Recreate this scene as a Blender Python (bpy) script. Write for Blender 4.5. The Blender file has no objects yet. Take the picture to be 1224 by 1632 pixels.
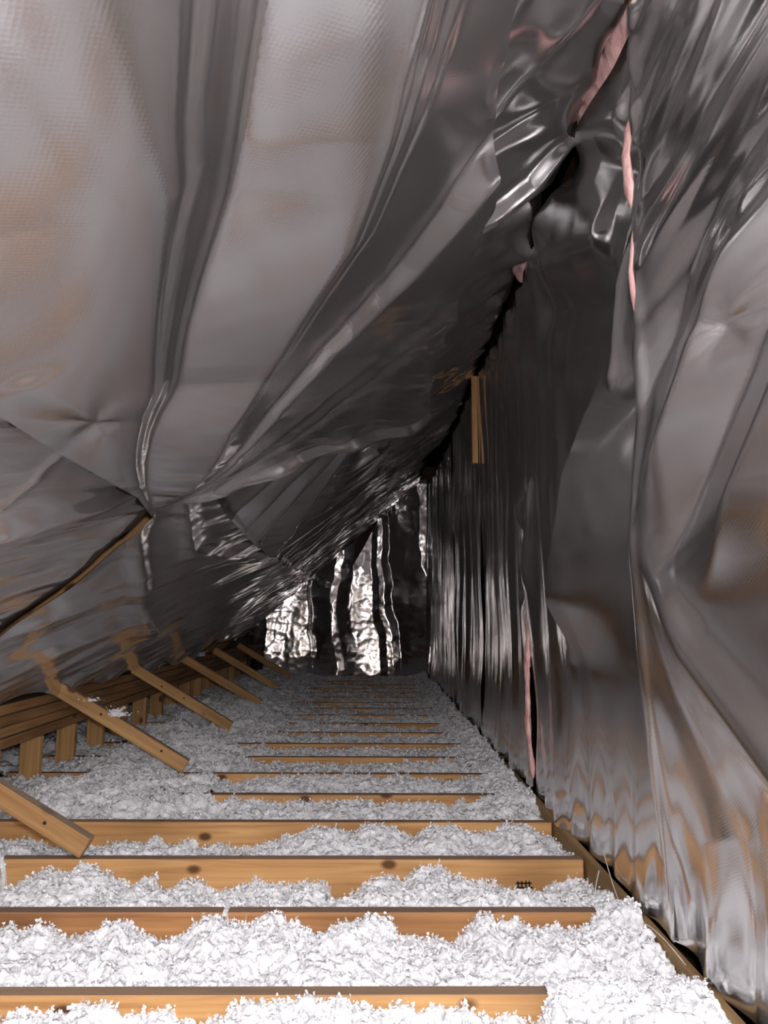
import bpy, bmesh, math, random
import numpy as np
from mathutils import Matrix, Vector

random.seed(7)
rng = np.random.default_rng(11)
scene = bpy.context.scene
C = scene.collection

# ------------------------------------------------------------------ camera
CAM_H = 0.711                       # above the joist tops (z = 0)
yaw, pitch, roll = math.radians(0.93), math.radians(7.62), math.radians(0.35)
fwd = Vector((math.sin(yaw) * math.cos(pitch), math.cos(yaw) * math.cos(pitch), math.sin(pitch)))
rt0 = fwd.cross(Vector((0, 0, 1))).normalized()
up0 = rt0.cross(fwd)
rt = rt0 * math.cos(roll) + up0 * math.sin(roll)
up = up0 * math.cos(roll) - rt0 * math.sin(roll)
cam = bpy.data.cameras.new('camera')
cam.sensor_fit = 'HORIZONTAL'
cam.sensor_width = 36.0
cam.lens = 36.0 * 1226 / 1224
cam.clip_start = 0.02
cam_o = bpy.data.objects.new('camera', cam)
m = Matrix((rt, up, -fwd)).transposed().to_4x4()
m.translation = (0, 0, CAM_H)
cam_o.matrix_world = m
C.objects.link(cam_o)
scene.camera = cam_o

# ------------------------------------------------------------------ world, light, exposure
w = bpy.data.worlds.new('world')
scene.world = w
w.use_nodes = True
w.node_tree.nodes['Background'].inputs[0].default_value = (0.5, 0.55, 0.6, 1)
w.node_tree.nodes['Background'].inputs[1].default_value = 0.0

lamp = bpy.data.lights.new('torch', 'POINT')      # the torch beside the lens
lamp.energy = 46
lamp.color = (1.0, 0.98, 0.975)
lamp.shadow_soft_size = 0.035
lamp_o = bpy.data.objects.new('torch', lamp)
lamp_o.location = (0.05, -0.06, CAM_H + 0.09)
C.objects.link(lamp_o)

vs = scene.view_settings
vs.view_transform = 'Standard'
vs.look = 'None'
vs.gamma = 1.0
vs.use_curve_mapping = False
vs.exposure = 1.45
scene.cycles.glossy_bounces = 6
scene.cycles.diffuse_bounces = 3
scene.cycles.max_bounces = 8
scene.cycles.sample_clamp_indirect = 6.0

# ------------------------------------------------------------------ layout
JY0, JS, NJ = 1.578, 0.4064, 20              # first joist, spacing, count
JW, JH = 0.038, 0.184
XE, ZE = -1.46, 0.346                        # eave end of the slope (top of the knee wall)
XR, ZR = 0.655, 2.227                        # top of the slope / right wall
SL = math.hypot(XR - XE, ZR - ZE)
VX, VZ = (XR - XE) / SL, (ZR - ZE) / SL      # direction up the slope
NX, NZ = VZ, -VX                             # normal of the slope, into the room
YB = 9.35                                    # far end
YF = -1.5                                    # behind the camera


def joist_y(i):
    return JY0 + JS * i


# ------------------------------------------------------------------ helpers: noise
def _hash(ix, iy, seed):
    h = (ix.astype(np.int64) * 374761393 + iy.astype(np.int64) * 668265263 + seed * 1442695041) & 0xffffffff
    h = ((h ^ (h >> 13)) * 1274126177) & 0xffffffff
    return ((h ^ (h >> 16)) & 0xffff) / 65535.0


def pn(x, y, seed=0):
    """gradient noise about -1..1"""
    ix, iy = np.floor(x), np.floor(y)
    fx, fy = x - ix, y - iy
    def g(a, b):
        t = _hash(ix + a, iy + b, seed) * 2 * np.pi
        return np.cos(t) * (fx - a) + np.sin(t) * (fy - b)
    sx = fx * fx * fx * (fx * (fx * 6 - 15) + 10)
    sy = fy * fy * fy * (fy * (fy * 6 - 15) + 10)
    n0 = g(0, 0) * (1 - sx) + g(1, 0) * sx
    n1 = g(0, 1) * (1 - sx) + g(1, 1) * sx
    return (n0 * (1 - sy) + n1 * sy) * 1.5


def fbm(x, y, seed=0, oct=4, gain=0.5):
    r, a = 0, 1.0
    for k in range(oct):
        r = r + a * pn(x, y, seed + 17 * k)
        x, y, a = x * 2.03 + 5.1, y * 2.03 + 3.7, a * gain
    return r


def ridged(x, y, seed=0):
    return 1 - np.abs(pn(x, y, seed)) * 1.6


def aniso(u, v, ang, along, across, seed=0, oct=2, gain=.5):
    c, s = math.cos(ang), math.sin(ang)
    return fbm((u * c + v * s) / along, (-u * s + v * c) / across, seed, oct, gain)


def crinkle(u, v, scale, seed=0):
    """faceted crumple: distance to nearest of jittered points"""
    x, y = u / scale, v / scale
    ix, iy = np.floor(x), np.floor(y)
    d1 = np.full(x.shape, 9.0)
    for a in (-1, 0, 1):
        for b in (-1, 0, 1):
            px = ix + a + _hash(ix + a, iy + b, seed)
            py = iy + b + _hash(ix + a, iy + b, seed + 5)
            hh = _hash(ix + a, iy + b, seed + 9)
            d1 = np.minimum(d1, np.hypot(x - px, y - py) + 0.5 * hh)
    return d1


def sstep(a, b, x):
    t = np.clip((x - a) / (b - a), 0, 1)
    return t * t * (3 - 2 * t)


def crease(u, v, p, q, wd, amp, sharp=1.6, fade=.18):
    """a fold along the segment p-q; wd may be (w at p, w at q)"""
    w0, w1 = wd if isinstance(wd, tuple) else (wd, wd)
    du, dv = q[0] - p[0], q[1] - p[1]
    ln = math.hypot(du, dv)
    t = ((u - p[0]) * du + (v - p[1]) * dv) / ln / ln
    d = (-(u - p[0]) * dv + (v - p[1]) * du) / ln
    tc = np.clip(t, 0, 1)
    ww = w0 + (w1 - w0) * tc
    d = np.hypot(d, (t - tc) * ln)
    f = sstep(-fade, fade * .6, t) * (1 - sstep(1 - fade * .6, 1 + fade, t))
    return amp * np.exp(-np.abs(d / ww) ** sharp) * f


def pcrease(u, v, pts, wd, amp, sharp=1.8, fade=.12, wr=None):
    """a fold along a line of points; half width runs from wd[0] to wd[1]"""
    seg = [math.dist(p, q) for p, q in zip(pts, pts[1:])]
    tot, acc = sum(seg), 0.0
    best = np.full(u.shape, 1e9)
    pos = np.zeros(u.shape)
    side = np.zeros(u.shape)
    for p, q, ln in zip(pts, pts[1:], seg):
        du, dv = (q[0] - p[0]) / ln, (q[1] - p[1]) / ln
        t = (u - p[0]) * du + (v - p[1]) * dv
        tc = np.clip(t, 0, ln)
        d = np.hypot(u - p[0] - tc * du, v - p[1] - tc * dv)
        k = d < best
        best = np.where(k, d, best)
        side = np.where(k, du * (v - p[1]) - dv * (u - p[0]), side)
        pos = np.where(k, (acc + tc) / tot, pos)
        acc += ln
    ww = wd[0] + (wd[1] - wd[0]) * pos
    f = 1.0 if fade == 0 else (1 - sstep(1 - fade, 1, pos))
    sc_ = ww / wd[0]
    if wr:                      # another half width on the far side: a leaning fold
        k = sstep(-.15, .15, side / (wr * sc_))
        ww = ww * (1 - k) + wr * sc_ * k
    return amp * sc_ * np.exp(-np.abs(best / ww) ** sharp) * f


def fan(u, v, c, rays, rmax=3.0, r0=.02, warp=0.0, seed=0):
    """folds radiating from the point c: rays = (angle deg, half width deg, flank slope)"""
    du, dv = u - c[0], v - c[1]
    r = np.hypot(du, dv)
    th = np.degrees(np.arctan2(dv, du)) % 360
    if warp:
        th = th + warp * pn(u * 1.7, v * 1.7, seed)
    h = 0
    rr = np.where(r < rmax, r, rmax) * sstep(0, r0 * 4, r)
    for a, wd, sl in rays:
        d = (th - a + 180) % 360 - 180
        h = h + sl * math.radians(wd) * np.exp(-np.abs(d / wd) ** 1.7)
    return h * rr * (1 - sstep(rmax * .8, rmax * 1.3, r))


def pinch(u, v, c, rad, depth, k=5, rip=.3, ph=0.0):
    """a stapled point: a dimple with short radiating ripples"""
    du, dv = u - c[0], v - c[1]
    r = np.hypot(du, dv)
    th = np.arctan2(dv, du)
    return -depth * np.exp(-(r / rad)) + rip * r * np.exp(-r / rad) * np.cos(k * th + ph + 1.3 * np.sin(2 * th))


def poly(pts):
    xs = [p[0] for p in pts]
    ys = [p[1] for p in pts]
    return lambda t: np.interp(t, xs, ys)


# ------------------------------------------------------------------ helpers: objects
def tag(o, label=None, cat=None, group=None, kind=None):
    for k, v in (('label', label), ('category', cat), ('group', group), ('kind', kind)):
        if v:
            o[k] = v
    return o


def empty(name, loc=(0, 0, 0)):
    o = bpy.data.objects.new(name, None)
    o.location = loc
    o.empty_display_size = 0.1
    C.objects.link(o)
    return o


def link(name, me, mat, parent=None, loc=(0, 0, 0), rot=(0, 0, 0)):
    o = bpy.data.objects.new(name, me)
    if mat is not None and not me.materials:
        me.materials.append(mat)
    o.location = loc
    o.rotation_euler = rot
    C.objects.link(o)
    if parent:
        o.parent = parent
        o.location = Vector(loc) - Vector(parent.location)
    return o


def mesh_np(name, verts, faces, smooth=True):
    me = bpy.data.meshes.new(name)
    verts = np.asarray(verts, dtype=np.float32)
    faces = np.asarray(faces, dtype=np.int32)
    n = faces.shape[1]
    me.vertices.add(len(verts))
    me.vertices.foreach_set('co', verts.ravel())
    me.loops.add(faces.size)
    me.loops.foreach_set('vertex_index', faces.ravel())
    me.polygons.add(len(faces))
    me.polygons.foreach_set('loop_start', np.arange(0, faces.size, n, dtype=np.int32))
    me.polygons.foreach_set('loop_total', np.full(len(faces), n, dtype=np.int32))
    me.polygons.foreach_set('use_smooth', np.full(len(faces), smooth))
    me.update(calc_edges=True)
    me.validate()
    return me


def grid_faces(nu, nv, off=0, flip=False):
    i, j = np.meshgrid(np.arange(nu - 1), np.arange(nv - 1), indexing='ij')
    a = (i * nv + j).ravel() + off
    f = np.stack([a, a + nv, a + nv + 1, a + 1], 1)
    return f[:, ::-1] if flip else f


def box_mesh(name, lx, ly, lz, bevel=0.003, jitter=0.0, seed=0):
    """a board centred at its origin, length along x, sawn edges slightly rounded"""
    bm = bmesh.new()
    bmesh.ops.create_cube(bm, size=1)
    for v in bm.verts:
        v.co = Vector((v.co.x * lx, v.co.y * ly, v.co.z * lz))
    if jitter:
        r = random.Random(seed)
        for v in bm.verts:
            v.co.x += r.uniform(-jitter, jitter)
            v.co.z += r.uniform(-jitter, jitter) * .3
    if bevel:
        bmesh.ops.bevel(bm, geom=list(bm.edges), offset=bevel, segments=1, profile=.5, affect='EDGES')
    me = bpy.data.meshes.new(name)
    bm.to_mesh(me)
    bm.free()
    return me


# ------------------------------------------------------------------ materials
def new_mat(name):
    mt = bpy.data.materials.new(name)
    mt.use_nodes = True
    nt = mt.node_tree
    bs = nt.nodes['Principled BSDF']
    return mt, nt, bs


def nd(nt, typ, **kw):
    n = nt.nodes.new(typ)
    for k, v in kw.items():
        if k in n.inputs.keys() if not isinstance(k, int) else False:
            n.inputs[k].default_value = v
        else:
            setattr(n, k, v)
    return n


def ramp(nt, stops):
    r = nt.nodes.new('ShaderNodeValToRGB')
    e = r.color_ramp.elements
    while len(e) < len(stops):
        e.new(0.5)
    for k, (p, c) in enumerate(stops):
        e[k].position = p
        e[k].color = tuple(c) + (1,) if len(c) == 3 else c
    return r


def foil_mat(name, rough=.2, base=(.80, .785, .78), crink=.25, scrim=.12, cscale=14.0, dull=.07):
    mt, nt, bs = new_mat(name)
    bs.inputs['Metallic'].default_value = 1.0
    bs.inputs['Base Color'].default_value = base + (1,)
    co = nt.nodes.new('ShaderNodeTexCoord')
    uv = nt.nodes.new('ShaderNodeUVMap')
    n1 = nd(nt, 'ShaderNodeTexNoise')
    n1.inputs['Scale'].default_value = 3.0
    n1.inputs['Detail'].default_value = 4
    nt.links.new(co.outputs['Object'], n1.inputs['Vector'])
    mr = nt.nodes.new('ShaderNodeMapRange')
    mr.inputs['To Min'].default_value = rough * .75
    mr.inputs['To Max'].default_value = rough * 1.3
    nt.links.new(n1.outputs['Fac'], mr.inputs['Value'])
    nt.links.new(mr.outputs['Result'], bs.inputs['Roughness'])
    # fine crumple relief + woven scrim relief
    n2 = nd(nt, 'ShaderNodeTexNoise')
    n2.inputs['Scale'].default_value = cscale
    n2.inputs['Detail'].default_value = 5
    nt.links.new(co.outputs['Object'], n2.inputs['Vector'])
    b1 = nt.nodes.new('ShaderNodeBump')
    b1.inputs['Strength'].default_value = crink
    b1.inputs['Distance'].default_value = .01
    nt.links.new(n2.outputs['Fac'], b1.inputs['Height'])
    last = b1
    if scrim:
        mp = nt.nodes.new('ShaderNodeMapping')
        mp.inputs['Rotation'].default_value = (0.0, 0.0, 0.6)
        mp.inputs['Scale'].default_value = (170, 170, 170)
        nt.links.new(uv.outputs['UV'], mp.inputs['Vector'])
        vo = nt.nodes.new('ShaderNodeTexVoronoi')
        vo.inputs['Scale'].default_value = 1.0
        vo.inputs['Randomness'].default_value = 0.15
        nt.links.new(mp.outputs['Vector'], vo.inputs['Vector'])
        b2 = nt.nodes.new('ShaderNodeBump')
        b2.inputs['Strength'].default_value = scrim
        b2.inputs['Distance'].default_value = .002
        nt.links.new(vo.outputs['Distance'], b2.inputs['Height'])
        nt.links.new(b1.outputs['Normal'], b2.inputs['Normal'])
        last = b2
    nt.links.new(last.outputs['Normal'], bs.inputs['Normal'])
    b3 = nt.nodes.new('ShaderNodeBsdfPrincipled')
    b3.inputs['Metallic'].default_value = 1.0
    b3.inputs['Base Color'].default_value = (.80, .755, .74, 1)
    b3.inputs['Roughness'].default_value = .55
    nt.links.new(last.outputs['Normal'], b3.inputs['Normal'])
    ms = nt.nodes.new('ShaderNodeMixShader')
    ms.inputs[0].default_value = dull
    nt.links.new(bs.outputs[0], ms.inputs[1])
    nt.links.new(b3.outputs[0], ms.inputs[2])
    nt.links.new(ms.outputs[0], nt.nodes['Material Output'].inputs['Surface'])
    return mt


def wood_mat(name, light, mid, dark, top=None, knots=True, rough=.62):
    mt, nt, bs = new_mat(name)
    bs.inputs['Roughness'].default_value = rough
    bs.inputs['Specular IOR Level'].default_value = .25
    co = nt.nodes.new('ShaderNodeTexCoord')
    oi = nt.nodes.new('ShaderNodeObjectInfo')
    mul = nt.nodes.new('ShaderNodeMath')
    mul.operation = 'MULTIPLY'
    mul.inputs[1].default_value = 37.0
    nt.links.new(oi.outputs['Random'], mul.inputs[0])
    cb = nt.nodes.new('ShaderNodeCombineXYZ')
    nt.links.new(mul.outputs[0], cb.inputs['X'])
    nt.links.new(mul.outputs[0], cb.inputs['Y'])
    ad = nt.nodes.new('ShaderNodeVectorMath')
    nt.links.new(co.outputs['Object'], ad.inputs[0])
    nt.links.new(cb.outputs[0], ad.inputs[1])
    mp = nt.nodes.new('ShaderNodeMapping')
    mp.inputs['Scale'].default_value = (1.1, 22, 26)
    nt.links.new(ad.outputs[0], mp.inputs['Vector'])
    ns = nd(nt, 'ShaderNodeTexNoise')
    ns.inputs['Scale'].default_value = 1.6
    ns.inputs['Detail'].default_value = 6
    ns.inputs['Distortion'].default_value = .8
    nt.links.new(mp.outputs[0], ns.inputs['Vector'])
    rp = ramp(nt, [(.25, dark), (.47, mid), (.72, light)])
    nt.links.new(ns.outputs['Fac'], rp.inputs['Fac'])
    col = rp.outputs['Color']
    # broad tone change from board to board and along the board
    n3 = nd(nt, 'ShaderNodeTexNoise')
    n3.inputs['Scale'].default_value = 2.2
    nt.links.new(ad.outputs[0], n3.inputs['Vector'])
    r3 = ramp(nt, [(.3, (.72, .70, .68)), (.7, (1.12, 1.1, 1.05))])
    nt.links.new(n3.outputs['Fac'], r3.inputs['Fac'])
    mx = nt.nodes.new('ShaderNodeMix')
    mx.data_type = 'RGBA'
    mx.blend_type = 'MULTIPLY'
    mx.inputs['Factor'].default_value = 1.0
    nt.links.new(col, mx.inputs[6])
    nt.links.new(r3.outputs['Color'], mx.inputs[7])
    col = mx.outputs[2]
    if knots:
        mk = nt.nodes.new('ShaderNodeMapping')
        mk.inputs['Scale'].default_value = (5.5, 9.0, 9.0)
        nt.links.new(ad.outputs[0], mk.inputs['Vector'])
        vo = nt.nodes.new('ShaderNodeTexVoronoi')
        vo.inputs['Scale'].default_value = 1.0
        nt.links.new(mk.outputs[0], vo.inputs['Vector'])
        rk = ramp(nt, [(.10, (1, 1, 1)), (.17, (0, 0, 0))])
        nt.links.new(vo.outputs['Distance'], rk.inputs['Fac'])
        mk2 = nt.nodes.new('ShaderNodeMix')
        mk2.data_type = 'RGBA'
        nt.links.new(rk.outputs['Color'], mk2.inputs['Factor'])
        nt.links.new(col, mk2.inputs[6])
        mk2.inputs[7].default_value = (dark[0] * .35, dark[1] * .3, dark[2] * .28, 1)
        col = mk2.outputs[2]
    if top:                     # years of grey dust lying on the upper face
        ge = nt.nodes.new('ShaderNodeNewGeometry')
        sp = nt.nodes.new('ShaderNodeSeparateXYZ')
        nt.links.new(ge.outputs['True Normal'], sp.inputs[0])
        rt_ = ramp(nt, [(.6, (0, 0, 0)), (.85, (.75, .75, .75))])
        nt.links.new(sp.outputs['Z'], rt_.inputs['Fac'])
        mt2 = nt.nodes.new('ShaderNodeMix')
        mt2.data_type = 'RGBA'
        nt.links.new(rt_.outputs['Color'], mt2.inputs['Factor'])
        nt.links.new(col, mt2.inputs[6])
        mt2.inputs[7].default_value = tuple(top) + (1,)
        col = mt2.outputs[2]
    nt.links.new(col, bs.inputs['Base Color'])
    bp = nt.nodes.new('ShaderNodeBump')
    bp.inputs['Strength'].default_value = .25
    bp.inputs['Distance'].default_value = .002
    nt.links.new(ns.outputs['Fac'], bp.inputs['Height'])
    nt.links.new(bp.outputs['Normal'], bs.inputs['Normal'])
    return mt


def fuzzy_mat(name, c0, c1, scale=40.0, bump=.6, specks=None, rough=.95):
    mt, nt, bs = new_mat(name)
    bs.inputs['Roughness'].default_value = rough
    bs.inputs['Specular IOR Level'].default_value = .1
    co = nt.nodes.new('ShaderNodeTexCoord')
    ns = nd(nt, 'ShaderNodeTexNoise')
    ns.inputs['Scale'].default_value = scale
    ns.inputs['Detail'].default_value = 6
    nt.links.new(co.outputs['Object'], ns.inputs['Vector'])
    rp = ramp(nt, [(.3, c0), (.65, c1)])
    nt.links.new(ns.outputs['Fac'], rp.inputs['Fac'])
    col = rp.outputs['Color']
    if specks:
        vo = nt.nodes.new('ShaderNodeTexVoronoi')
        vo.inputs['Scale'].default_value = 16
        nt.links.new(co.outputs['Object'], vo.inputs['Vector'])
        rk = ramp(nt, [(.03, (1, 1, 1)), (.06, (0, 0, 0))])
        nt.links.new(vo.outputs['Distance'], rk.inputs['Fac'])
        mx = nt.nodes.new('ShaderNodeMix')
        mx.data_type = 'RGBA'
        nt.links.new(rk.outputs['Color'], mx.inputs['Factor'])
        nt.links.new(col, mx.inputs[6])
        mx.inputs[7].default_value = specks + (1,)
        col = mx.outputs[2]
    nt.links.new(col, bs.inputs['Base Color'])
    bp = nt.nodes.new('ShaderNodeBump')
    bp.inputs['Strength'].default_value = bump
    bp.inputs['Distance'].default_value = .01
    nt.links.new(ns.outputs['Fac'], bp.inputs['Height'])
    nt.links.new(bp.outputs['Normal'], bs.inputs['Normal'])
    return mt


M = {}
M['foil'] = foil_mat('foil', rough=.15, base=(.715, .705, .707), crink=.05, scrim=.03, cscale=7)
M['foil_far'] = foil_mat('foil_crisp', rough=.16, base=(.74, .725, .73), crink=.12, scrim=0, cscale=14, dull=.05)
M['pine'] = wood_mat('pine', (.64, .385, .175), (.50, .275, .115), (.31, .15, .06), top=(.13, .10, .09))
M['old_pine'] = wood_mat('old_pine', (.40, .23, .10), (.29, .155, .065), (.16, .08, .035), top=(.14, .11, .09))
M['brace'] = wood_mat('brace_pine', (.58, .36, .17), (.46, .265, .115), (.31, .165, .07), top=(.17, .14, .125))
M['red_pine'] = wood_mat('red_pine', (.46, .24, .10), (.34, .165, .07), (.20, .09, .04), top=(.13, .10, .09))
M['board'] = wood_mat('brown_board', (.30, .19, .085), (.25, .155, .07), (.2, .12, .05), knots=False)
M['deck'] = wood_mat('roof_deck', (.10, .06, .03), (.07, .042, .022), (.05, .03, .016), knots=False)
M['white'] = fuzzy_mat('white_fluff', (.58, .58, .61), (.88, .88, .91), scale=65, bump=.9, specks=(.30, .25, .22))
M['flake'] = fuzzy_mat('white_flake', (.62, .62, .65), (.88, .88, .91), scale=60, bump=.2)
M['pink'] = fuzzy_mat('pink_fibreglass', (.62, .30, .29), (.86, .56, .53), scale=22, bump=.8)
M['amber'] = fuzzy_mat('amber_fibre', (.30, .12, .015), (.55, .27, .04), scale=30, bump=.8)
M['plaster'] = fuzzy_mat('plasterboard', (.45, .43, .40), (.55, .53, .5), scale=8, bump=.1)
M['thread'] = fuzzy_mat('thread', (.5, .45, .4), (.75, .7, .68), scale=30, bump=.1)
inkm, _, inkb = new_mat('stamp_ink')
inkb.inputs['Base Color'].default_value = (.012, .011, .01, 1)
inkb.inputs['Roughness'].default_value = .8
M['ink'] = inkm

# ------------------------------------------------------------------ the setting
def slab(name, lx, ly, lz, mat, loc, rot=(0, 0, 0), parent=None, kind='structure'):
    o = link(name, box_mesh(name, lx, ly, lz, 0), mat, parent, loc, rot)
    if kind and parent is None:
        o['kind'] = kind
    return o


LY = YB - YF
YM = (YB + YF) / 2
slab('floor', 3.6, LY + .2, .02, M['plaster'], (-.55, YM, -JH - .012))
ang = math.atan2(VZ, VX)
# roof deck above the rafters, running on down to the eave
dc = 0.5 * (SL - 0.75)
off = 0.30
slab('ceiling', SL + .85, LY + .2, .02, M['deck'],
     (XE + VX * dc - NX * off, YM, ZE + VZ * dc - NZ * off), (0, -ang, 0))
slab('wall_right', .02, LY + .2, 2.75, M['deck'], (.80, YM, 1.15))
slab('wall_back', 3.6, .02, 2.9, M['deck'], (-.6, YB + .12, 1.1))
slab('wall_front', 3.6, .02, 2.9, M['old_pine'], (-.6, YF - .05, 1.1))

# knee wall under the slope: stacked plates on short studs
kw = tag(empty('wall_left', (XE, 4.9, 0)), kind='structure')
y0, y1 = 0.6, YB + .05
for k in range(4):
    dx = (0.000, .004, -.003, .002)[k]
    link('plate', box_mesh('plate', y1 - y0, .089, .0415, .003), M['old_pine'], kw,
         (XE - .046 + dx, (y0 + y1) / 2, ZE - .022 - .0445 * k), (0, 0, math.pi / 2))
stud_me = box_mesh('stud', .36, .038, .089, .002)
for i in range(0, NJ):
    o = link('stud', stud_me, M['brace'], kw, (XE - .046 + random.uniform(-.004, .004), joist_y(i) - .045, ZE - .178 - .18 - .001), (0, math.pi / 2, 0))

# rafters over the slope (their lower edge shows under the foil at the eave)
raft_me = box_mesh('rafter', SL + .55, .038, .115, .003)
cl = bpy.data.objects['ceiling']
for i in range(-2, NJ):
    d = .5 * (SL - .5)
    o = link('rafter', raft_me, M['old_pine'], None,
             (XE + VX * d - NX * (.118 + (.10 if i > 11 else 0)), joist_y(i) + (.16 if i == 2 else .02), ZE + VZ * d - NZ * (.118 + (.10 if i > 11 else 0))), (0, -ang, 0))
    mw = o.matrix_basis.copy()
    o.parent = cl
    o.matrix_parent_inverse = (Matrix.Translation(cl.location) @ cl.rotation_euler.to_matrix().to_4x4()).inverted()

# ------------------------------------------------------------------ joists
ORD = ['nearest', 'second', 'third', 'fourth', 'fifth', 'sixth', 'seventh', 'eighth', 'ninth', 'tenth', 'eleventh',
       'twelfth', 'thirteenth', 'fourteenth', 'fifteenth', 'sixteenth', 'seventeenth', 'eighteenth', 'nineteenth', 'last']
EXTRA = {0: 'pine joist nearest the camera, cut by the bottom edge of the photo',
         1: 'second joist from the camera, darker reddish brown pine with insulation heaped before it',
         2: 'third joist from the camera, pale pine with a black grade stamp near its right end',
         3: 'fourth joist from the camera, long bare pine face left of the centre'}
jx0, jx1 = -1.62, .632
for i in range(NJ):
    me = box_mesh('ceiling_joist', jx1 - jx0, JW, JH, .002, .002, i)
    lab = EXTRA.get(i)
    if lab is None:
        lab = ('farthest pine joist, at the foot of the crumpled foil end wall' if i == NJ - 1 else
               f'{ORD[i]} pine joist from the camera, mostly buried in white insulation')
    o = link('ceiling_joist', me, M['red_pine' if i == 1 else 'pine'], None,
             ((jx0 + jx1) / 2, joist_y(i), -JH / 2))
    tag(o, lab, 'joist', 'pine joists crossing the attic floor')
    if i == 2:                       # grade stamp: a small block of illegible black bars
        fy = joist_y(i) - JW / 2 - .0006
        bm = bmesh.new()
        def bar(x, z, wx, wz):
            r = bmesh.ops.create_cube(bm, size=1)
            for v in r['verts']:
                v.co = Vector((x + v.co.x * wx, fy + v.co.y * .0008, z + v.co.z * wz))
        for dx, wz, dz in ((-.017, .040, .0), (-.006, .044, -.002), (.006, .036, .003), (.016, .042, -.001)):
            bar(.455 + dx, -.080 + dz, .0045, wz)
        for dz, wx, dx in ((.014, .046, .0), (.002, .050, .002), (-.011, .044, -.001)):
            bar(.455 + dx, -.080 + dz, wx, .0045)
        me = bpy.data.meshes.new('grade_stamp')
        bm.to_mesh(me)
        bm.free()
        g = link('grade_stamp', me, M['ink'])
        g.parent = o
        g.matrix_parent_inverse = Matrix.Translation(o.location).inverted()
        g['label'] = 'black grade stamp'

# rim board closing the joist ends along the right wall
rim = link('rim_board', box_mesh('rim_board', YB - .3, .02, .2, .002), M['board'], None, (.652, (YB + .3) / 2, -.092), (0, 0, math.pi / 2))
tag(rim, 'brown rim board along the joist ends below the right foil wall', 'board')

# ------------------------------------------------------------------ diagonal braces
BR = [(2, 'nearest diagonal brace, cut off by the left edge of the photo'),
      (5, 'long diagonal brace with a tuft of insulation on it, second from the camera'),
      (8, 'third diagonal brace from the camera, two nail holes in its side'),
      (11, 'fourth diagonal brace from the camera, buried at its lower end'),
      (14, 'fifth diagonal brace from the camera, in half shadow'),
      (17, 'farthest dark diagonal brace beside the crumpled foil end wall')]
bx0, bz0, bx1, bz1 = -1.44, .375, -.835, .028
bl = math.hypot(bx1 - bx0, bz1 - bz0)
ba = math.atan2(bz1 - bz0, bx1 - bx0)
NAILS = {5: (.36, .82), 8: (.30, .52), 2: (.8,)}
for i, lab in BR:
    me = box_mesh('brace', bl, .038, .062, .0025, .004, i)
    o = link('diagonal_brace', me, M['brace'], None,
             ((bx0 + bx1) / 2 + random.uniform(-.01, .01), joist_y(i) - .012, (bz0 + bz1) / 2 + .004), (0, -ba, random.uniform(-.01, .01)))
    tag(o, lab, 'brace', 'diagonal braces along the knee wall')
    for tx in NAILS.get(i, ()):
        bm = bmesh.new()
        bmesh.ops.create_cone(bm, cap_ends=True, segments=10, radius1=.006, radius2=.005, depth=.003)
        nm = bpy.data.meshes.new('nail_head')
        bm.to_mesh(nm)
        bm.free()
        nl = link('nail_head', nm, M['ink'])
        nl.parent = o
        nl.location = ((tx - .5) * bl, -.0195, .006 * math.sin(tx * 40))
        nl.rotation_euler = (math.pi / 2, 0, 0)

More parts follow.
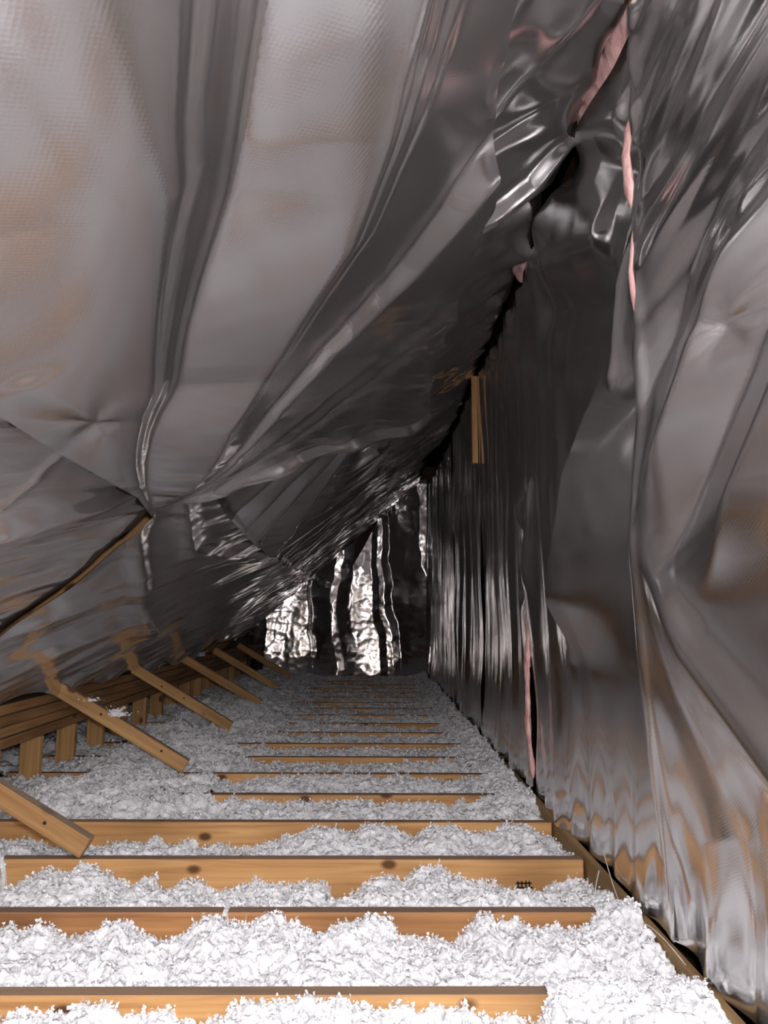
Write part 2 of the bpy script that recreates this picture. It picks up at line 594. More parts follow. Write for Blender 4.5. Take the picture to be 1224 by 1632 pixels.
# ------------------------------------------------------------------ blown insulation
PROF = {
0: [(-0.671,-0.035),(-0.657,-0.026),(-0.614,-0.044),(-0.576,-0.035),(-0.515,-0.018),(-0.477,-0.022),(-0.452,-0.037),(-0.409,-0.044),(-0.381,-0.031),(-0.342,-0.044),(-0.276,-0.044),(-0.228,-0.018),(-0.195,-0.014),(-0.157,-0.012),(-0.099,-0.01),(-0.032,-0.01),(-0.027,-0.023),(0.031,-0.032),(0.065,-0.023),(0.114,-0.032),(0.137,-0.023),(0.181,-0.028),(0.205,-0.045),(0.253,-0.041),(0.307,-0.046),(0.332,-0.019),(0.342,0.001),(0.409,0.013),(0.505,0.015),(0.627,0.01)],
1: [(-0.878,-0.042),(-0.839,-0.025),(-0.816,-0.05),(-0.788,-0.03),(-0.756,-0.042),(-0.731,-0.056),(-0.675,-0.069),(-0.653,-0.047),(-0.623,-0.025),(-0.581,-0.014),(-0.55,-0.036),(-0.545,-0.059),(-0.512,-0.05),(-0.457,-0.056),(-0.416,-0.036),(-0.391,-0.008),(-0.342,-0.002),(-0.294,-0.014),(-0.284,-0.028),(-0.264,-0.014),(-0.208,-0.014),(-0.164,-0.034),(-0.103,-0.045),(-0.072,-0.025),(-0.017,-0.008),(0.038,-0.014),(0.061,-0.036),(0.07,-0.056),(0.118,-0.069),(0.162,-0.059),(0.212,-0.065),(0.242,-0.037),(0.261,-0.008),(0.292,-0.014),(0.31,-0.031),(0.367,-0.022),(0.397,-0.039),(0.447,-0.037),(0.474,-0.045),(0.505,-0.034),(0.536,-0.011),(0.575,0.012),(0.638,0.019),(0.655,0.006)],
2: [(-1.073,-0.002),(-1.058,-0.012),(-1.045,-0.093),(-1.001,-0.071),(-0.959,-0.05),(-0.922,-0.033),(-0.857,-0.04),(-0.827,-0.015),(-0.797,-0.029),(-0.744,-0.043),(-0.735,-0.069),(-0.668,-0.065),(-0.625,-0.05),(-0.602,-0.086),(-0.557,-0.09),(-0.536,-0.065),(-0.483,-0.072),(-0.453,-0.096),(-0.407,-0.093),(-0.378,-0.09),(-0.343,-0.069),(-0.251,-0.076),(-0.156,-0.069),(-0.118,-0.072),(-0.106,-0.129),(-0.073,-0.122),(-0.006,-0.072),(0.062,-0.046),(0.098,-0.072),(0.135,-0.032),(0.196,-0.021),(0.249,-0.056),(0.332,-0.065),(0.405,-0.082),(0.481,-0.096),(0.542,-0.072),(0.59,-0.061),(0.631,-0.068)],
3: [(-1.261,-0.065),(-1.199,-0.077),(-1.158,-0.052),(-1.114,-0.064),(-1.085,-0.081),(-0.997,-0.089),(-0.884,-0.089),(-0.8,-0.064),(-0.755,-0.076),(-0.721,-0.056),(-0.703,-0.08),(-0.616,-0.064),(-0.561,-0.088),(-0.51,-0.076),(-0.439,-0.092),(-0.343,-0.076),(-0.3,-0.063),(-0.255,-0.034),(-0.186,-0.022),(-0.106,-0.018),(-0.054,-0.022),(0.026,-0.005),(0.071,-0.021),(0.158,-0.038),(0.212,-0.017),(0.273,-0.017),(0.327,-0.033),(0.391,-0.029),(0.478,-0.008),(0.55,-0.008),(0.638,-0.062)],
}


def level_at(i, X):
    """how high the fill stands against the near face of joist i"""
    if i in PROF:
        p = PROF[i]
        return np.interp(X, [a for a, b in p], [b for a, b in p])
    Y = joist_y(i)
    n = pn(X * 2.1 + i * 3.3, X * 0 + i * 1.7, 4) * .035 + pn(X * 9, X * 0 + i * 2.3, 5) * .014
    lv = (-.030 if i < 8 else -.018 if i < 11 else -.008) + n * (.75 if i > 3 else 1)
    if Y > 2.6:
        lv = lv + (.06 if i > 5 else .045) * sstep(-.45, -1.0, X) + .05 * sstep(.38, .62, X)
    lv = lv - .05 * sstep(-1.22, -1.42, X)
    if i > 11:
        lv = lv - .006
    return lv


XI0, XI1 = -1.95, .642


def fill_height(i, X, Y):
    yb = joist_y(i - 1) + JW / 2
    ya = joist_y(i) - JW / 2
    t = np.clip((Y - yb) / (ya - yb), 0, 1)
    near = level_at(i - 1, X) * .25 - .022 + .012 * pn(X * 5, Y * 0 + i, 8)
    if joist_y(i) > 2.9:
        near = np.maximum(near, level_at(i - 1, X) * .8 - .004)
    far = level_at(i, X)
    h = near + (far - near) * sstep(.25, 1.0, t)
    edge = 4 * t * (1 - t)
    if joist_y(i) > 2.9:
        h = h + .045 * sstep(-.25, -.9, X) * (ridged(X * 4.2, Y * 4.2, 37) - .55)
    h = h + .016 * edge * fbm(X * 6, Y * 6, 21, 2)
    h = h + .020 * (ridged(X * 11, Y * 11, 31) - .6) + .012 * (ridged(X * 24 + 3, Y * 24, 33) - .6) + .007 * (ridged(X * 50, Y * 50, 35) - .6)
    return h


vall, fall, nv0 = [], [], 0
fl_c, fl_n = [], []
for i in range(-7, NJ + 1):
    yb = joist_y(i - 1) + JW / 2 - .002
    ya = joist_y(i) - JW / 2 + .002
    if i == NJ:
        ya = YB
    d = max(.9, joist_y(i))
    st = .005 if 1.2 < d < 2.2 else .006 if 1.2 < d < 2.6 else (.008 if d < 4 else (.011 if d < 6 else .016))
    if joist_y(i) < 1.2:
        st = .03
    # let the fill run on over the joist where it stands higher than it
    nx, ny = int((XI1 - XI0) / st) + 1, int((ya - yb) / st) + 2
    xs = np.linspace(XI0, XI1, nx)
    ys = np.linspace(yb, ya, ny)
    X, Y = np.meshgrid(xs, ys, indexing='ij')
    Z = fill_height(i, X, Y)
    amp = min(1.0, .012 / st)
    Xd = X + amp * .007 * pn(X * 60, Y * 60, 41) + .008 * pn(X * 22, Y * 22, 42)
    Yd = Y + (amp * .007 * pn(X * 60, Y * 60, 43) + .008 * pn(X * 22, Y * 22, 44)) * np.clip(np.minimum(Y - yb, ya - Y) / .02, 0, 1)
    Z = Z + amp * (.006 * pn(X * 62, Y * 62, 45) + .004 * pn(X * 130, Y * 130, 46)) + .010 * np.maximum(0, pn(X * 33, Y * 20, 47) - .15)
    Xd = np.minimum(Xd, XI1)
    P = np.stack([Xd, Yd, Z], -1).reshape(-1, 3)
    vall.append(P)
    fall.append(grid_faces(nx, ny, nv0))
    nv0 += len(P)
    # where the fill stands above the joist top, a low ridge of it lies across the joist
    lv = level_at(i, xs)
    if i < NJ and joist_y(i) > 1.2:
        q = np.linspace(0, 1, 7)
        top = np.maximum(0, lv + .004)[:, None]
        yy = joist_y(i) + (q - .5)[None, :] * (JW + .03) + 0 * top
        ZZ = (top + .010 * (ridged(xs * 20, xs * 0 + i, 51)[:, None] - .3)) * np.sqrt(np.clip(1 - (2 * q - 1) ** 2, 0, 1))[None, :] + np.where(top > .001, 0, -.02) - .004
        keep = top > .001
        PP = np.stack([np.repeat(xs[:, None], 7, 1), yy, ZZ], -1).reshape(-1, 3)
        vall.append(PP)
        gf = grid_faces(nx, 7, nv0)
        kx = keep[:, 0][np.clip((gf[:, 0] - nv0) // 7, 0, nx - 1)]
        fall.append(gf[kx])
        nv0 += len(PP)
        dens2 = PP[np.repeat(keep, 7, 1).ravel()]
        if len(dens2):
            kk = rng.integers(0, len(dens2), min(600, len(dens2)))
            fl_c.append(dens2[kk])
            fl_n.append(np.full(len(kk), min(1.0, .55 + d * .05)))
    nf = 7500 if 1.2 < d < 2.5 else (6000 if d < 4 else (3500 if d < 6 else 1500))
    if joist_y(i) < 1.2:
        nf = 0
    # flakes gather along the ragged edge against the joist as well as all over
    kk = rng.integers(0, len(P), nf)
    if nf:
        col_ = rng.integers(0, nx, nf // 3)
        row_ = ny - 2 - (rng.random(nf // 3) ** 1.5 * min(14, ny - 3)).astype(int)
        kk = np.concatenate([kk, col_ * ny + row_])
    sel = P[kk].copy()
    sel[nf:, 2] += rng.random(len(sel) - nf) * .008
    sel = sel[(sel[:, 0] > -1.6)]
    sel[:, 1] = np.clip(sel[:, 1], yb + .004, ya - .004)
    fl_c.append(sel)
    fl_n.append(np.full(len(sel), 1.0 if d < 4 else 1.3))
V = np.concatenate(vall)
F = np.concatenate(fall)
ins = link('blown_insulation', mesh_np('blown_insulation', V, F), M['white'])
tag(ins, 'fluffy white blown-in insulation heaped between the pine joists', 'insulation', kind='stuff')


def flakes(cn, sz, seed):
    """little curled flakes: a raised middle and four ragged corners each"""
    r = np.random.default_rng(seed)
    n = len(cn)
    a = r.normal(size=(n, 3))
    a[:, 2] *= .6
    a /= np.linalg.norm(a, axis=1)[:, None]
    b = np.cross(a, r.normal(size=(n, 3)))
    b /= np.linalg.norm(b, axis=1)[:, None]
    c = np.cross(a, b)
    s = (sz * r.uniform(.002, .0062, n))[:, None]
    vv = [cn + c * s * r.uniform(-.7, .7, (n, 1))]
    for sa, sb in ((1, .2), (-.1, 1), (-1, -.2), (.1, -1)):
        vv.append(cn + (a * sa + b * sb) * s * r.uniform(.5, 1.25, (n, 1)) + c * s * r.uniform(-.6, .6, (n, 1)))
    vv = np.stack(vv, 1).reshape(-1, 3)
    base = (np.arange(n) * 5)[:, None]
    ff = np.concatenate([base + np.array([[0, 1, 2]]), base + np.array([[0, 2, 3]]), base + np.array([[0, 3, 4]]), base + np.array([[0, 4, 1]])], 0)
    return vv, ff


fc = np.concatenate(fl_c)
fc[:, 2] += .003
fs = np.concatenate(fl_n)
fv, ff = flakes(fc, fs, 3)
fv[:, 0] = np.minimum(fv[:, 0], XI1 + .002)
fo = link('loose_flakes', mesh_np('loose_flakes', fv, ff, False), M['flake'])
fo.parent = ins
fo['kind'] = 'stuff'


def tuft(loc, sx, sy, sz, n, seed, label, mat='flake'):
    """a small loose clump of the same fluff"""
    r = np.random.default_rng(seed)
    p = r.normal(size=(n, 3)) * np.array([sx, sy, sz]) * .5
    p[:, 2] = np.abs(p[:, 2])
    v, f = flakes(p, np.full(n, 1.2), seed + 1)
    v[:, 2] = np.maximum(v[:, 2], 0.0)
    # a soft lump inside so that the clump is not hollow
    bm = bmesh.new()
    bmesh.ops.create_icosphere(bm, subdivisions=3, radius=1)
    for q in bm.verts:
        k = 1 + .35 * float(pn(np.array([q.co.x * 2.3 + seed]), np.array([q.co.y * 2.3 + q.co.z * 1.7]), 3)[0])
        q.co = Vector((q.co.x * sx * .6 * k, q.co.y * sy * .6 * k, max(0, q.co.z * sz * .8 * k)))
    o1 = len(v)
    v2 = np.array([q.co[:] for q in bm.verts])
    bm.verts.ensure_lookup_table()
    f2 = np.array([[q.index for q in fc_.verts] for fc_ in bm.faces]) + o1
    bm.free()
    o = link('insulation_tuft', mesh_np('insulation_tuft', np.concatenate([v, v2]), np.concatenate([f, f2]), False), M[mat], None, loc)
    return tag(o, label, 'insulation', 'stray tufts of insulation', 'stuff')


def brace_top(i, t):
    x = bx0 + (bx1 - bx0) * t
    z = bz0 + (bz1 - bz0) * t + .031 / math.cos(ba) + .002
    return (x, joist_y(i) - .014, z)


tuft(brace_top(5, .47), .07, .035, .035, 140, 1, 'white tuft of insulation caught halfway down the second diagonal brace')
tuft(brace_top(5, .28), .05, .03, .014, 70, 2, 'flat scatter of white fluff high on the second diagonal brace')
tuft((XE - .02, 3.05, ZE - .001), .03, .06, .02, 80, 3, 'white fluff lying on the wall plate left of the second brace')
tuft((XE - .03, 2.72, ZE - .001), .03, .04, .03, 80, 4, 'white fluff on the wall plate at the left photo edge')
tuft((XE - .02, 5.42, ZE - .001), .04, .10, .035, 90, 5, 'white clump on the wall plate under the foil past the third brace')
tuft((XE - .02, 6.85, ZE - .001), .05, .14, .04, 90, 6, 'white clump on the wall plate between the fourth and fifth braces')

# ------------------------------------------------------------------ foil sheets
def sheet(name, P, u0, u1, v0, v1, step, hf, mat, label, vnom=None, group=None):
    """a hanging sheet of foil: P(u, v, h) -> world; edges u0(v), u1(v), v0(u), v1(u)"""
    c = lambda q: q if callable(q) else (lambda t: 0 * np.asarray(t) + q)
    u0, u1, v0, v1 = c(u0), c(u1), c(v0), c(v1)
    va, vb = vnom
    ul = float(np.max(u1(np.linspace(va, vb, 9))) - np.min(u0(np.linspace(va, vb, 9))))
    nu, nv = int(ul / step[0]) + 2, int((vb - va) / step[1]) + 2
    a, b = np.meshgrid(np.linspace(0, 1, nu), np.linspace(0, 1, nv), indexing='ij')
    vn = va + (vb - va) * b
    u = u0(vn) + (u1(vn) - u0(vn)) * a
    v = v0(u) + (v1(u) - v0(u)) * b
    h = hf(u, v, a, b)
    co = P(u, v, h).reshape(-1, 3)
    me = mesh_np(name, co, grid_faces(nu, nv))
    uvl = me.uv_layers.new(name='UVMap')
    li = np.empty(len(me.loops), dtype=np.int32)
    me.loops.foreach_get('vertex_index', li)
    uvs = np.stack([u.ravel(), v.ravel()], 1)[li].astype(np.float32)
    uvl.data.foreach_set('uv', uvs.ravel())
    o = link(name, me, M[mat])
    tag(o, label, 'foil', group)
    return o


def PL(u, v, h):
    return np.stack([XE + VX * v + NX * h, u, ZE + VZ * v + NZ * h], -1)


def PR(u, v, h):
    return np.stack([.668 - h, u, v], -1)


def PB(u, v, h):
    return np.stack([u, YB - h, v], -1)


GL, GR = 'foil sheets on the roof slope', 'foil sheets on the right wall'
seam1 = poly([(-.1, 2.36), (.454, 2.375), (.643, 2.45), (.988, 2.438), (1.1, 2.45)])
seam2 = poly([(.95, 2.465), (1.026, 2.475), (1.203, 2.495), (1.501, 2.653), (1.716, 2.883), (1.994, 3.2), (2.2, 3.26)])
eave = lambda u: .022 + .018 * np.sin(u * 7.7) * np.sin(u * 2.1 + 1)


# --- slope, lowest course
def h_r1a(u, v, a, b):
    h = .012 * fbm(u * 1.2, v * 1.6, 61, 3)
    h += crease(u, v, (2.2, 1.1), (1.72, .79), (.02, .07), .022, 1.3)
    h += crease(u, v, (1.64, 1.08), (1.66, .88), .012, .006, 1.1)
    h += crease(u, v, (2.3, .95), (1.5, .55), (.04, .10), -.016)
    h += .010 * aniso(u, v, .35, .9, .09, 62, 3)
    h = h * (1 - .7 * sstep(.95, 1, a)) - .010 * sstep(.98, 1, a)
    h -= .01 * sstep(.85, 1, b)
    return h


def h_r1b(u, v, a, b):
    h = .010 * fbm(u * .9, v * 1.6, 71, 2)
    h += .020 * aniso(u, v, .36, 1.8, .17, 72, 2, .35) * (1 - .4 * sstep(4, 6, u))
    h += .022 * sstep(4.2, 6.0, u) * aniso(u, v, .36, 1.1, .075, 73, 2, .5)
    h += .006 * sstep(2.8, 3.6, u) * aniso(u, v, .36, .5, .05, 74, 1)
    h = h * sstep(0, .03, a) + .011 * (1 - sstep(0, .005, a)) + .003
    h += pcrease(u, v, [(2.5, 1.12), (3.2, .95), (4.3, 1.02), (5.0, 1.08)], (.04, .06), .020) + pcrease(u, v, [(2.45, .95), (3.4, .60), (4.4, .35)], (.04, .07), .018)
    h += .014 * (1 - sstep(0, .08, b)) * (1 + np.sin(u * 9))
    return h - .11 * sstep(6.0, 7.6, u)


sheet('foil_sheet', PL, -1.2, seam1, eave, 1.10, (.012, .010), h_r1a, 'foil',
      'lowest foil sheet on the left slope, nearest the camera, with a cracked seam', (0, 1.1), GL)
sheet('foil_sheet', PL, lambda v: seam1(v) - .024 + .018 * np.sin(v * 7) ** 2, YB + .04, eave,
      poly([(2.4, 1.23), (2.53, 1.20), (3.13, 1.16), (4.25, 1.13), (9.4, 1.13)]), (.013, .010), h_r1b, 'foil',
      'long lowest foil sheet above the knee wall, reflecting the diagonal braces', (0, 1.16), GL)

# --- slope, middle course
FC = (2.46, 1.02)                            # the stapled lower corner the folds run to
BANDS = {   # where the steep flanks run, from the near top edge towards that corner
    'a': [(.70, 1.755), (.858, 1.676), (.957, 1.636), (1.07, 1.564), (1.247, 1.471), (1.516, 1.345), (1.842, 1.181), (2.062, 1.10)],
    'b': [(.73, 1.83), (.907, 1.742), (1.081, 1.652), (1.308, 1.517), (1.616, 1.355), (2.13, 1.092)],
    'c': [(.90, 1.99), (1.046, 1.93), (1.317, 1.804), (1.585, 1.618), (1.924, 1.386), (2.367, 1.094)],
    'd': [(1.54, 2.10), (1.60, 2.05), (1.705, 1.961), (1.855, 1.752), (2.027, 1.512), (2.325, 1.202)],
}


def band_angle(key, r):
    p = BANDS[key]
    rr = [math.dist(q, FC) for q in p][::-1]
    aa = [math.atan2(q[1] - FC[1], q[0] - FC[0]) for q in p][::-1]
    return np.interp(r, rr, aa)


def h_r2a(u, v, a, b):
    h = .016 + .008 * fbm(u * 1.3, v * 1.8, 82, 1)
    uw, vw = u + .012 * pn(u * 3, v * 3, 86), v + .012 * pn(u * 2.5, v * 2.5, 87)
    r = np.hypot(uw - FC[0], vw - FC[1])
    th = np.arctan2(vw - FC[1], uw - FC[0])
    ta, tb, tc, td = (band_angle(k, r) + sh * np.minimum(r, 2) / 1.8 for k, sh in zip('abcd', (.075, .075, .065, .045)))
    soft = lambda t0, wd=.0035: wd * np.logaddexp(0, (t0 - th) / wd)       # slope change past the line
    g = .25 * np.maximum(math.pi - th, -.2)
    for t0, dsl in ((ta + .017, -.75), (ta - .015, .56), (tb + .010, -.46), (tb - .009, .92), (tc + .017, -.98), (tc - .016, .30),
                    (tc - .026, .55), (tc - .034, -.80), (tc - .050, .38), (td + .055, .62), (td, -.66), (td - .10, -.02)):
        g = g + dsl * soft(t0)
    g = g + .16 * soft(td - .5, .05)
    g = g + .006 * np.sin((th - ta) * 22) * (th > ta)
    g = g + .020 * np.exp(-((th - 1.65) / .10) ** 2)
    hf_ = np.minimum(r, 2.3) * g * sstep(.0, .2, r)
    h += np.where(hf_ > .008, hf_, .008 + .008 * np.tanh((hf_ - .008) / .008))
    h += pinch(u, v, (1.49, 1.17), .07, .008, 4, .08, .6)
    h += crease(u, v, (1.49, 1.17), (1.22, 1.16), .05, .006)
    h += crease(u, v, (1.55, 1.86), (1.75, 1.83), .012, .003, 1.2) + crease(u, v, (1.62, 1.80), (1.9, 1.72), .012, .003, 1.2)
    h += .005 * sstep(1.5, 2.6, u) * aniso(u, v, .5, .3, .07, 83, 2)
    h += (.034 * sstep(.986, 1, a) + .010 * np.sin(v * 23) * sstep(.96, 1, a)) * sstep(.02, .25, b) * (1 - .6 * sstep(.85, 1, b))
    h += .012 * sstep(.97, 1, b) * pn(u * 6, v, 85)
    return h


def h_r2b(u, v, a, b):
    h = -.004 + .010 * fbm(u * 1.0, v * 1.6, 91, 2)
    h += 1.5 * fan(u, v, (3.45, 2.12), [(228, 4, .35), (240, 3, -.40), (250, 3, .45), (259, 3, -.4), (268, 5, .45), (280, 4, -.45), (292, 5, .5), (305, 5, -.45), (318, 5, .45), (332, 6, -.45)], 1.5, .03, 3, 92)
    h += .022 * sstep(3.8, 5, u) * aniso(u, v, 1.15, .9, .14, 93, 2, .5)
    h += .020 * sstep(4.6, 6.2, u) * crinkle(u * 1.0, v * .6, .16, 94)
    h -= .012 * (1 - sstep(0, .02, a)) + .014 * (1 - sstep(2.9, 3.6, u))
    h += .01 * (1 - sstep(0, .06, b)) * np.sin(u * 5) + .012 * (1 - sstep(0, .05, b))
    return h - .11 * sstep(6.0, 7.6, u)


r2top = poly([(-2, 2.07), (1.158, 2.081), (1.323, 2.102), (1.593, 2.119), (2.2, 2.185), (2.778, 2.097), (3.3, 2.08)])
sheet('foil_sheet', PL, -1.2, seam2, poly([(-2, 1.08), (1.311, 1.078), (1.631, 1.065), (2.12, 1.06), (2.43, 1.015), (3.3, 1.015)]),
      r2top, (.008, .008), h_r2a, 'foil',
      'large bright foil sheet at upper left with deep folds fanning from its lower corner', (1.03, 2.1), GL)
sheet('foil_sheet', PL, lambda v: seam2(v) - .03, YB + .04, poly([(2.4, 1.20), (2.53, 1.195), (3.13, 1.155), (4.25, 1.11), (9.4, 1.10)]),
      lambda u: 2.10 + .03 * np.sin(u * 3.1) * np.sin(u * 1.3), (.012, .010), h_r2b, 'foil',
      'dark wrinkled foil sheet on the left slope beyond the fanned sheet', (1.13, 2.1), GL)


# --- slope, top course up to the right wall
def h_r3a(u, v, a, b):
    h = -.004 + .012 * fbm(u * 1.5, v * 2.0, 101, 2, .4)
    h += pcrease(u, v, [(2.24, 2.80), (2.29, 2.602), (2.25, 2.381), (2.2, 2.17)], (.035, .05), .034, 2.2, 0)
    h += pcrease(u, v, [(1.95, 2.66), (1.867, 2.312), (1.979, 2.19)], (.05, .05), -.020)
    h += pcrease(u, v, [(1.50, 2.60), (1.60, 2.42), (1.688, 2.238)], (.06, .06), .020)
    h += pcrease(u, v, [(1.25, 2.5), (1.33, 2.3), (1.45, 2.1)], (.06, .05), -.022)
    h += pcrease(u, v, [(2.6, 2.8), (2.5, 2.5), (2.45, 2.2)], (.05, .05), -.026)
    h += pcrease(u, v, [(3.0, 2.8), (2.8, 2.5), (2.62, 2.2)], (.07, .05), .024)
    h += .010 * aniso(u, v, 1.1, .5, .15, 102, 1)
    h += pinch(u, v, (2.25, 2.78), .08, .012, 5, .12)
    return h * 1.2


def h_r3b(u, v, a, b):
    h = -.012 - .02 * (1 - sstep(3.4, 3.8, u)) + .016 * aniso(u, v, 1.0, .6, .12, 111, 3, .6) + .015 * crinkle(u, v * .7, .14, 112)
    return h - .11 * sstep(6.0, 7.6, u)


gap = lambda u: .008 + .055 * np.exp(-((u - 1.75) / .28) ** 2) + .03 * np.exp(-((u - 3.2) / .10) ** 2) + .012 * np.sin(u * 11) ** 2 * (u < 5)
sheet('foil_sheet', PL, -1.2, poly([(2.0, 3.62), (2.85, 3.5)]), 2.02, lambda u: SL - .01 - gap(u), (.009, .008), h_r3a, 'foil',
      'grey foil sheet along the top of the slope, reaching the pink strip', (2.02, 2.82), GL)
sheet('foil_sheet', PL, poly([(2.0, 3.46), (2.85, 3.34)]), YB + .04, 2.02, lambda u: SL - .01 - gap(u), (.013, .012), h_r3b, 'foil',
      'black crumpled foil sheet at the far top of the slope', (2.02, 2.82), GL)


# --- right wall, hung in vertical drops
wb = lambda u: .004 + .020 * np.sin(u * 6.1 + .5) * np.sin(u * 2.3) + .035 * np.exp(-((u - 2.2) / .16) ** 2)
wt = lambda u: 2.20 - .6 * gap(u)


e1 = poly([(0, 1.752), (.7, 1.735), (1.277, 1.695), (1.7, 1.68), (2.2, 1.65)])


def skirt(u, v, seed):
    """pleats that open towards the loose lower hem"""
    return (1 - sstep(.05, .55, v)) * (.022 * pn(u * 5.0, v * 1.2, seed) + .006 * pn(u * 11 + v * 3, v * 2, seed + 1) + .008)


def h_w0(u, v, a, b):
    h = .012 * fbm(u * 1.4, v * 1.1, 121, 2, .4)
    # a bright diagonal band rising to the pinch, with a dark trough on either side
    cd = (u - 1.52) * .78 + (v - 1.05) * .625
    prof = np.interp(cd, [-.50, -.30, -.22, -.08, .055, .22, .30, .5], [0, .035, .045, -.022, .036, -.040, -.012, 0])
    h += prof * sstep(.72, .95, v) * (1 - sstep(1.30, 1.55, v))
    h += pcrease(u, v, [(1.69, .84), (1.542, .628), (1.311, .437), (1.1, .3)], (.05, .10), .022)
    h += pcrease(u, v, [(1.72, .70), (1.60, .50), (1.486, .30), (1.42, -.1)], (.05, .08), -.014)
    h += pinch(u, v, (1.36, 1.25), .06, .014, 3, .12, .4)
    h += sstep(1.2, 1.5, v) * (.020 * aniso(u, v, -.42, .7, .10, 123, 2, .4))
    h = h * (1 - .8 * sstep(1.55, 1.76, u)) + np.clip(.17 * (u - 1.62), -.08, .1) * sstep(0, .4, v) + .05 * sstep(.05, .85, v) - .01
    h += .010 + .008 * np.exp(-((u - e1(v)) / .02) ** 2) + skirt(u, v, 124) * 1.2
    return h


def h_w1(u, v, a, b):
    h = .010 * fbm(u * 1.3, v * 1.2, 131, 2, .4)
    # broad belly with a hard flank on its far side
    edge = np.interp(v, [.0, .62, .755, 1.142, 1.437, 1.7], [2.5, 2.50, 2.504, 2.353, 2.04, 1.74])
    h += .17 * np.clip(u - 1.98, -.3, 2) * (1 - sstep(-.06, .06, u - edge)) * sstep(.55, .80, v) * (1 - sstep(1.25, 1.6, v))
    h += pinch(u, v, (1.70, 1.26), .10, .028, 4, .30, .8)
    h += pcrease(u, v, [(2.42, 2.25), (2.06, 2.03), (1.85, 1.85), (1.72, 1.757)], (.08, .05), -.034)
    h += pcrease(u, v, [(2.25, 2.22), (1.95, 2.05), (1.75, 1.95)], (.09, .07), .026)
    h += pcrease(u, v, [(2.7, 2.15), (2.58, 1.95), (2.25, 1.85), (1.9, 1.72)], (.10, .08), .032)
    h += pcrease(u, v, [(2.75, 1.85), (2.4, 1.70), (2.1, 1.60), (1.85, 1.56)], (.09, .07), -.030)
    h += pcrease(u, v, [(1.72, 1.68), (1.86, 1.55), (2.0, 1.30)], (.02, .03), .012, 1.4)
    h += .020 * aniso(u, v, 1.45, .9, .24, 133, 1, .55) * sstep(2.1, 2.6, u)
    h = h * sstep(1.66, 1.80, u) + skirt(u, v, 135) + (.045 * sstep(.05, .9, v) - .012) / 1.7
    h += crease(u, v, (3.05, 1.25), (3.16, .85), (.03, .06), .012)
    return h * 1.3


def pleats(seed, au=.13, amp=.02):
    def f(u, v, a, b):
        h = amp * aniso(u, v, 1.5708, 1.6, au * 1.3, seed, 2, .35)
        h += .012 * fbm(u * 1.3, v * 1.4, seed + 1, 2)
        h += .008 * sstep(.97, 1, a) + .008 * (1 - sstep(0, .03, a)) + skirt(u, v, seed + 2) * .8
        return h
    return f


def h_w2(u, v, a, b):
    h = pleats(141, .14, .020)(u, v, a, b)
    h += crease(u, v, (3.22, 1.05), (3.5, 1.35), .05, .03) + crease(u, v, (3.22, 1.03), (3.45, .8), .04, -.03)
    return h


e2 = poly([(0, 3.19), (.4, 3.26), (.9, 3.20), (1.4, 3.17), (2.2, 3.15)])
e3 = poly([(0, 4.60), (1.4, 4.63), (1.75, 4.665), (2.2, 4.69)])
pg = lambda v, c, s, g: g * np.exp(-((v - c) / s) ** 2)
sheet('foil_sheet', PR, -1.2, lambda v: e1(v) + .015 - pg(v, 1.78, .07, .055) - pg(v, 1.52, .10, .034), wb, wt, (.008, .008), h_w0, 'foil',
      'foil drop at the right photo edge, pulled into a pinch near the top', (0, 2.2), GR)
sheet('foil_sheet', PR, lambda v: e1(v) - .01 + pg(v, 1.80, .10, .032) + pg(v, 1.55, .12, .02), lambda v: e2(v) - .006 - pg(v, .35, .30, .014), wb, wt, (.008, .008), h_w1, 'foil',
      'foil drop with a broad grey belly between the two nearest wall seams', (0, 2.2), GR)
sheet('foil_sheet', PR, lambda v: e2(v) + .006 + pg(v, .45, .30, .030), lambda v: e3(v) - .010, wb, wt, (.009, .011), h_w2, 'foil',
      'dark pleated foil drop between the pink seam and the bare timber strip', (0, 2.2), GR)
sheet('foil_sheet', PR, lambda v: e3(v) - .01 + .05 * sstep(1.55, 1.9, v), 6.15, wb, wt, (.010, .013), pleats(151, .15, .024), 'foil',
      'black foil drop with bright vertical streaks past the bare timber strip', (0, 2.2), GR)
sheet('foil_sheet', PR, 6.13, YB, wb, wt, (.013, .016), pleats(161, .17, .03), 'foil_far',
      'farthest foil drop on the right wall, meeting the crumpled end wall', (0, 2.2), GR)


# --- far end: crumpled sheets
def h_back(seed):
    def f(u, v, a, b):
        col = np.interp(u + .10 * (v - .5) * sstep(-.3, .3, u) + .06 * fbm(v * 1.6, u * 1.2, seed + 7, 2) + .012 * pn(v * 9, u * 4, seed + 8), [-1.45, -1.28, -.74, -.70, -.44, -.36, -.22, .06, .14, .22, .32, .7],
                        [.04, .10, .042, -.02, .07, .066, .0, -.006, .05, .052, .0, .16])
        h = col + .03 + .022 * crinkle(u + .03 * pn(u * 9, v * 9, seed), v * .7, .30, seed)
        h += .0035 * crinkle(u, v, .07, seed + 1) + .02 * aniso(u, v, 1.45, 1.4, .30, seed + 2, 2, .35)
        return h
    return f


roof_z = lambda u: np.minimum(ZE + (u - XE) * VZ / VX + .20, 2.33)
bot = lambda u: .0 + .012 * np.sin(u * 13)
sheet('foil_sheet', PB, -1.44, poly([(0, -.28), (1.5, -.2), (2.2, .5)]), bot, roof_z, (.009, .009), h_back(171), 'foil_far',
      'bright crumpled foil at the left of the far end wall', (0, 1.6), 'foil sheets on the end wall')
sheet('foil_sheet', PB, poly([(0, -.30), (1.5, -.22), (2.2, .4)]), .66, bot, roof_z, (.009, .009), h_back(181), 'foil_far',
      'crumpled foil with dark vertical folds at the right of the end wall', (0, 1.9), 'foil sheets on the end wall')


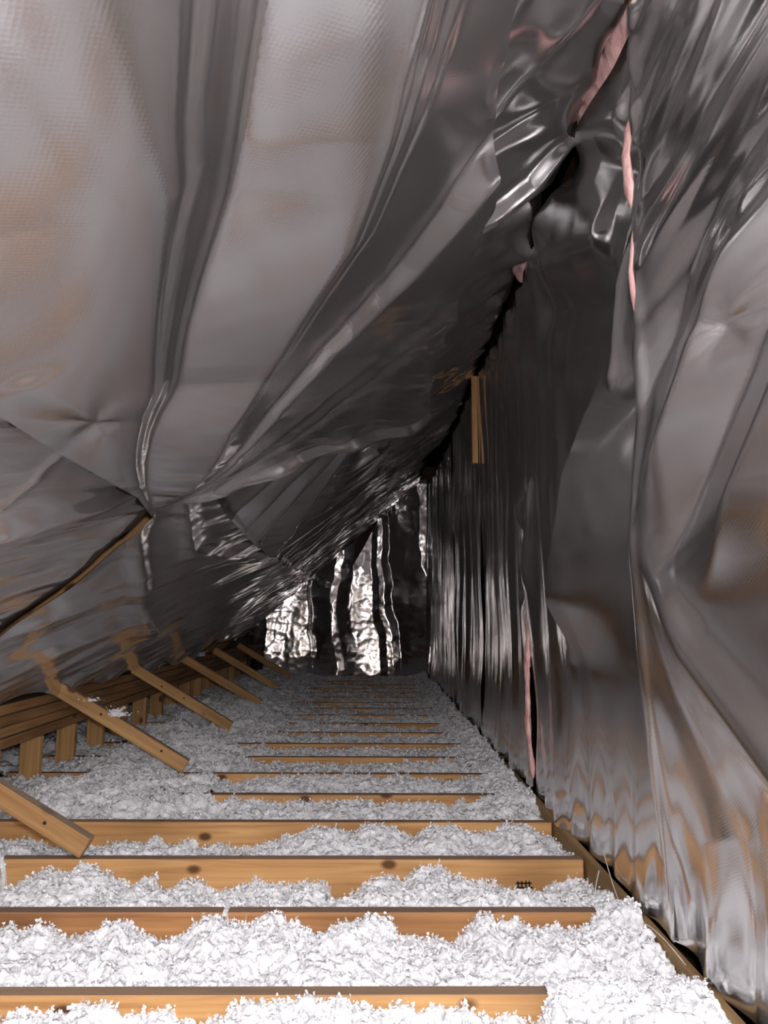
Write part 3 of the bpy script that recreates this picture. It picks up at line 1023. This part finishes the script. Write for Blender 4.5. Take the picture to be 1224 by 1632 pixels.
# ------------------------------------------------------------------ pink fibreglass behind the seams
def batt(pts, wid, label, seed, mat='pink', nrm=(-1, 0, 0)):
    """a ragged strip of fibreglass following a line of points, bulging towards the room"""
    pts = np.array(pts, float)
    seg = np.linalg.norm(np.diff(pts, axis=0), axis=1)
    s = np.concatenate([[0], np.cumsum(seg)])
    n = max(12, int(s[-1] / .008))
    t = np.linspace(0, s[-1], n)
    c = np.stack([np.interp(t, s, pts[:, k]) for k in range(3)], 1)
    tg = np.gradient(c, axis=0)
    tg /= np.linalg.norm(tg, axis=1)[:, None]
    nr = np.array(nrm, float)
    nr /= np.linalg.norm(nr)
    sd = np.cross(tg, nr)
    m_ = 16
    A = np.linspace(0, 2 * np.pi, m_, endpoint=False)
    wv = wid * (.8 + .35 * pn(t * 9, t * 0 + seed, seed)) * np.sqrt(np.clip(np.minimum(t, s[-1] - t) / .05, .02, 1))
    V_ = []
    for k in range(m_):
        rr = 1 + .3 * pn(t * 30, t * 0 + k * 1.3, seed + 2)
        V_.append(c + sd * (np.cos(A[k]) * wv * rr)[:, None] + nr * (np.sin(A[k]) * .35 * wv * rr)[:, None])
    V_ = np.stack(V_, 1).reshape(-1, 3)
    F_ = []
    for i in range(n - 1):
        for k in range(m_):
            k2 = (k + 1) % m_
            F_.append((i * m_ + k, i * m_ + k2, (i + 1) * m_ + k2, (i + 1) * m_ + k))
    me = mesh_np('fibreglass_batt', V_, F_)
    o = link('fibreglass_batt', me, M[mat])
    return tag(o, label, 'insulation', 'fibreglass showing through the foil seams')


nr_r = (-.9, 0, -.45)
batt([(.64, 1.45, 2.215), (.645, 1.7, 2.22), (.65, 2.05, 2.225), (.655, 2.25, 2.23)], .055, 'pink fibreglass strip at the top where slope meets wall', 1, 'pink', nr_r)
batt([(.655, 3.08, 2.22), (.655, 3.32, 2.23)], .05, 'small dark pink fibreglass tear farther along the top seam', 2, 'pink', nr_r)
batt([(.625, 1.715, 1.93), (.603, 1.708, 1.80), (.610, 1.700, 1.67)], .028, 'short pink fibreglass sliver high in the nearest wall seam', 3)
batt([(.615, 1.712, 1.62), (.606, 1.712, 1.52), (.612, 1.705, 1.40)], .016, 'thin pink fibreglass line below the short sliver in that seam', 4)
batt([(.668, 3.22, .90), (.655, 3.26, .5), (.652, 3.25, .25), (.662, 3.21, .06)], .035, 'long dull pink fibreglass strip in the lower wall seam', 5)
batt([(.60, 1.60, 2.20), (.62, 1.66, 2.19), (.63, 1.72, 2.21)], .03, 'amber fibre tuft at the top photo edge in the pink strip', 6, 'amber', nr_r)

# bare timber strip showing in the third wall seam
ts = link('bare_timber', box_mesh('bare_timber', .56, .038, .036, .002), M['pine'], None, (.642, 4.705, 1.93), (0, math.pi / 2, 0))
tag(ts, 'bare timber stud showing as a narrow strip in the dark foil seam', 'stud')


# ------------------------------------------------------------------ loose threads by the rim board
def thread(pts, r, label):
    cu = bpy.data.curves.new('thread', 'CURVE')
    cu.dimensions = '3D'
    sp = cu.splines.new('NURBS')
    sp.points.add(len(pts) - 1)
    for p, q in zip(sp.points, pts):
        p.co = (*q, 1)
    sp.use_endpoint_u = True
    sp.order_u = 3
    cu.bevel_depth = r
    cu.bevel_resolution = 1
    ob = bpy.data.objects.new('tmp', cu)
    C.objects.link(ob)
    dg = bpy.context.evaluated_depsgraph_get()
    me = bpy.data.meshes.new_from_object(ob.evaluated_get(dg))
    bpy.data.objects.remove(ob)
    me.name = 'loose_thread'
    o = link('loose_thread', me, M['thread'])
    return tag(o, label, 'thread', 'loose threads by the rim board')


thread([(.65, 2.22, .06), (.638, 2.10, .0), (.634, 1.98, -.02), (.638, 1.80, .03), (.645, 1.66, .01)], .0012, 'long pale thread sagging from the foil hem over the insulation')
thread([(.64, 2.24, .01), (.632, 2.25, -.03), (.625, 2.23, -.05), (.63, 2.20, -.075)], .0016, 'short curled white thread hanging by the rim board')
